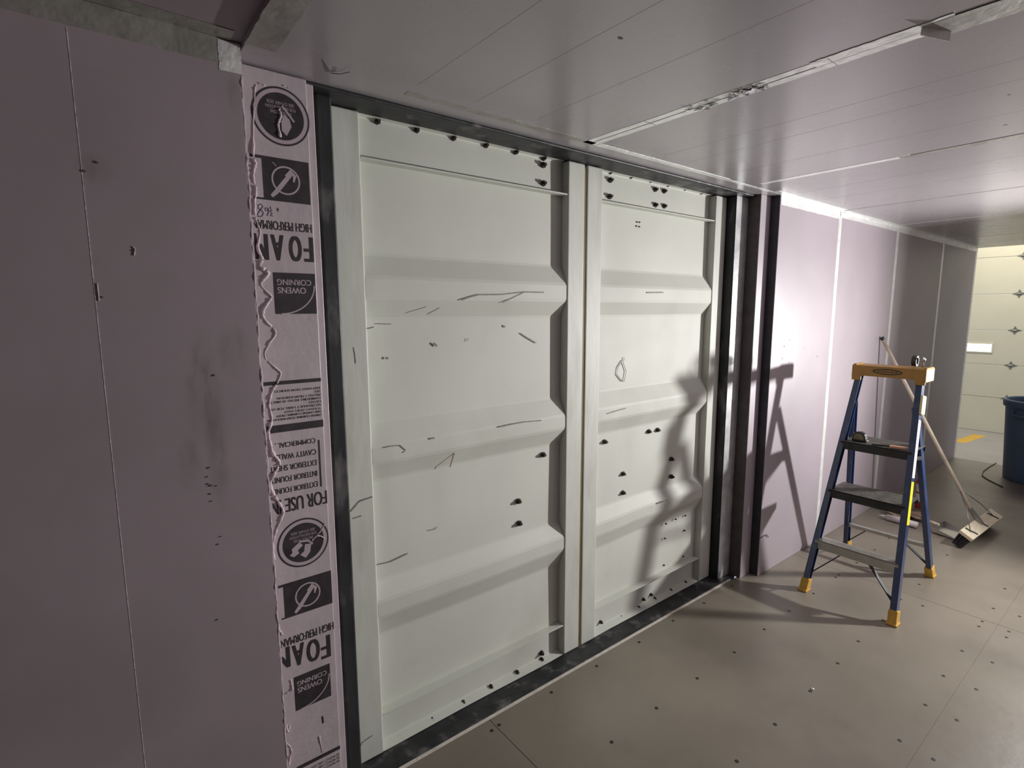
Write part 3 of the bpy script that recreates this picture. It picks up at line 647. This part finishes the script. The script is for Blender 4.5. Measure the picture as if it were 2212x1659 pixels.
for t_ in (.10, .84):
    e = A.lerp(Bq, t_)+nrm*.015; bw.tube([kk, kk.lerp(e, .55)+nrm*.012, e], .003, 6)
bw.build('brace_wire', M['wire'], br, smooth=True)
for t_ in (.12, .46, .82):
    e = A.lerp(Bq, t_)+nrm*.015; MB().bar(e-lat*.034-ax*.01, e+lat*.034+ax*.03, .014, .004, ax).build('bracket', M['brace'], br)
MB().bar(m_+nrm*.012, H0+hd_*.12, .034, .030, (1,0,0), .030).build('socket', M['wire'], br, .004)

# ------------------------------------------------------------------ odds and ends on the floor behind the ladder
can = thing('foam_can', 'red can with a white label standing on the floor behind the ladder', 'can', (5.30,1.28,0))
MB().lathe((5.30,1.28,0), [(.0001,0),(.030,0),(.032,.006),(.032,.225),(.026,.240),(.012,.248),(.0001,.248)], 24).build('body', M['red'], can, smooth=True)
MB().lathe((5.30,1.28,0), [(.0325,.06),(.0325,.125)], 24).build('lower_label', M['label_w'], can, smooth=True)
MB().lathe((5.30,1.28,0), [(.0325,.140),(.0325,.205)], 24).build('upper_label', M['label_w'], can, smooth=True)
MB().lathe((5.30,1.28,0), [(.013,.246),(.013,.285),(.008,.300),(.0001,.302)], 16).build('nozzle', M['red'], can, smooth=True)
gun = thing('caulk_tube', 'pale worn caulk tube lying on the floor behind the ladder', 'caulk tube', (4.80,1.25,0))
MB().tube([(4.78,1.35,.026),(4.765,1.15,.026)], .024, 14).build('tube', M['scrap'], gun, smooth=True)
MB().tube([(4.78,1.35,.026),(4.785,1.41,.024)], .010, 10, .003).build('nozzle', M['label_w'], gun, smooth=True)
card = thing('card_scrap', 'crumpled brown card scrap on the floor behind the ladder', 'scrap', (4.95,1.25,0))
nx = 8; vs = []; fs = []
for i in range(nx):
    for j in range(nx): vs.append((4.90+.16*i/7, 1.16+.24*j/7, .012+random.uniform(0,.022)+.02*math.sin(j)))
for i in range(nx-1):
    for j in range(nx-1): fs.append((i*nx+j, i*nx+j+1, (i+1)*nx+j+1, (i+1)*nx+j))
MB().add(vs, fs).build('card_sheet', M['paper'], card)
dp = thing('dustpan', 'grey metal dustpan lying on the floor behind the ladder right leg', 'dustpan', (4.82,1.03,0))
MB().add([(4.72,.90,.004),(4.92,.87,.004),(4.95,1.03,.012),(4.75,1.06,.012),(4.95,1.03,.05),(4.75,1.06,.05),(4.72,.90,.008),(4.92,.87,.008)], [(0,1,2,3),(3,2,4,5),(0,3,5,6),(1,7,4,2)]).build('pan', M['alu'], dp)
MB().tube([(4.85,1.04,.04),(4.87,1.10,.045)], .011, 10).build('handle', M['wood'], dp, smooth=True)

# ------------------------------------------------------------------ bin and cord
BC = Vector((7.02,.79,0))
bn = thing('trash_bin', 'slate blue round plastic trash bin near the container mouth', 'trash bin', BC)
MB().lathe(BC, [(.0001,0),(.255,0),(.262,.01),(.300,.70),(.300,.715)], 48).build('body', M['bin'], bn, smooth=True)
MB().lathe(BC, [(.300,.70),(.318,.71),(.322,.75),(.318,.772),(.304,.776),(.296,.76),(.290,.60),(.245,.02),(.0001,.02)], 48).build('rim', M['bin'], bn, smooth=True)
for a in (PI*.86, -PI*.14):
    d_ = Vector((math.cos(a), math.sin(a), 0)); s_ = Vector((-d_.y, d_.x, 0)); p = BC+d_*.312
    MB().tube([p+s_*.07+Vector((0,0,.69)), p+d_*.025+s_*.07+Vector((0,0,.64)), p+d_*.025-s_*.07+Vector((0,0,.64)), p-s_*.07+Vector((0,0,.69))], .011, 8).build('handle', M['bin'], bn, smooth=True)
cp = [(2152,1000),(2138,1008),(2124,1018),(2122,1028),(2134,1036),(2150,1044),(2166,1052)]
o = MB().tube([onz(a, b, .006) for a, b in cp], .005, 8).build('power_cord', M['black'], None, smooth=True); tag(o, 'thin black cord looped on the floor by the blue bin', 'cord')

# ------------------------------------------------------------------ work light hanging outside the frame
wk = thing('work_light', 'flood work light hung on a cord from the ceiling', 'lamp', LAMP)
hb = LAMP-LDIR*.03; side = Vector((-LDIR.y, LDIR.x, 0))
MB().bar(hb-LDIR*.055, hb, .20, .15, side).build('housing', M['black'], wk, .006)
MB().bar(hb+LDIR*.001, hb+LDIR*.006, .17, .12, side).build('lens', M['lens'], wk)
MB().tube([hb-LDIR*.03+Vector((0,0,.075)), Vector((hb.x-LDIR.x*.03, hb.y-LDIR.y*.03, ZC))], .005, 8).build('cord', M['black'], wk)

# ------------------------------------------------------------------ garage beyond the open end
gz = -.15
gf = bx('garage_floor', M['conc'], None, XE-.3, 13, -3, 5, gz-.05, gz); tag(gf, 'pale concrete garage floor beyond the container', 'floor', kind='structure')
p = [onz(2070,955,gz), onz(2118,940,gz)]
MB().bar(Vector((p[0].x,p[0].y,gz+.0006)), Vector((p[1].x,p[1].y,gz+.0006)), .14, .001, (0,1,0)).build('painted_line', M['yline'], gf)
GX = 10.25
gd = thing('door_3', 'cream sectional garage door with grey hinges', 'door', (GX,1.5,gz), kind='structure')
seams = [gz, .36, .84, 1.335, 1.845, 2.365, 2.87]
for a, b in zip(seams[:-1], seams[1:]):
    MB().box(GX, GX+.05, -1.2, 2.9, a+.002, b-.002).build('door_section', M['gdoor'], gd, .004)
hm = MB()
hm.poly([(GX-.004, a, b) for a, b in ((-.075,0),(-.02,.022),(0,.062),(.02,.022),(.075,0),(.02,-.022),(0,-.062),(-.02,-.022))], (.004,0,0))
hm.tube([(GX-.012,-.022,0),(GX-.012,.022,0)], .010, 10)
hm.v = [v-Vector((GX,0,0)) for v in hm.v]
h0 = None
for y in (1.593, .40):
    for z in seams[1:-1]:
        if h0 is None: h0 = hm.build('hinge', M['hinge'], None); h = h0
        else: h = h0.copy(); C.objects.link(h)
        h.parent = gd; h.location = (0, y-1.5, z-gz)
wf = MB().box(GX-.012, GX+.002, 1.80, 2.35, 1.00, 1.15).build('window_frame', M['gdoor'], gd, .004)
MB().box(GX-.014, GX-.012, 1.82, 2.33, 1.02, 1.13).build('pane', M['glow'], wf)
for nm, y0, y1, z0, z1, lb in (('wall_garage_left', 2.9, 5, gz, 4, 'garage wall left of the cream door'), ('wall_garage_right', -3, -1.2, gz, 4, 'garage wall right of the cream door'), ('wall_garage_above', -1.2, 2.9, 2.87, 4, 'garage wall above the cream door')):
    o = bx(nm, M['gwall'], None, GX+.02, GX+.2, y0, y1, z0, z1); tag(o, lb, 'wall', kind='structure')
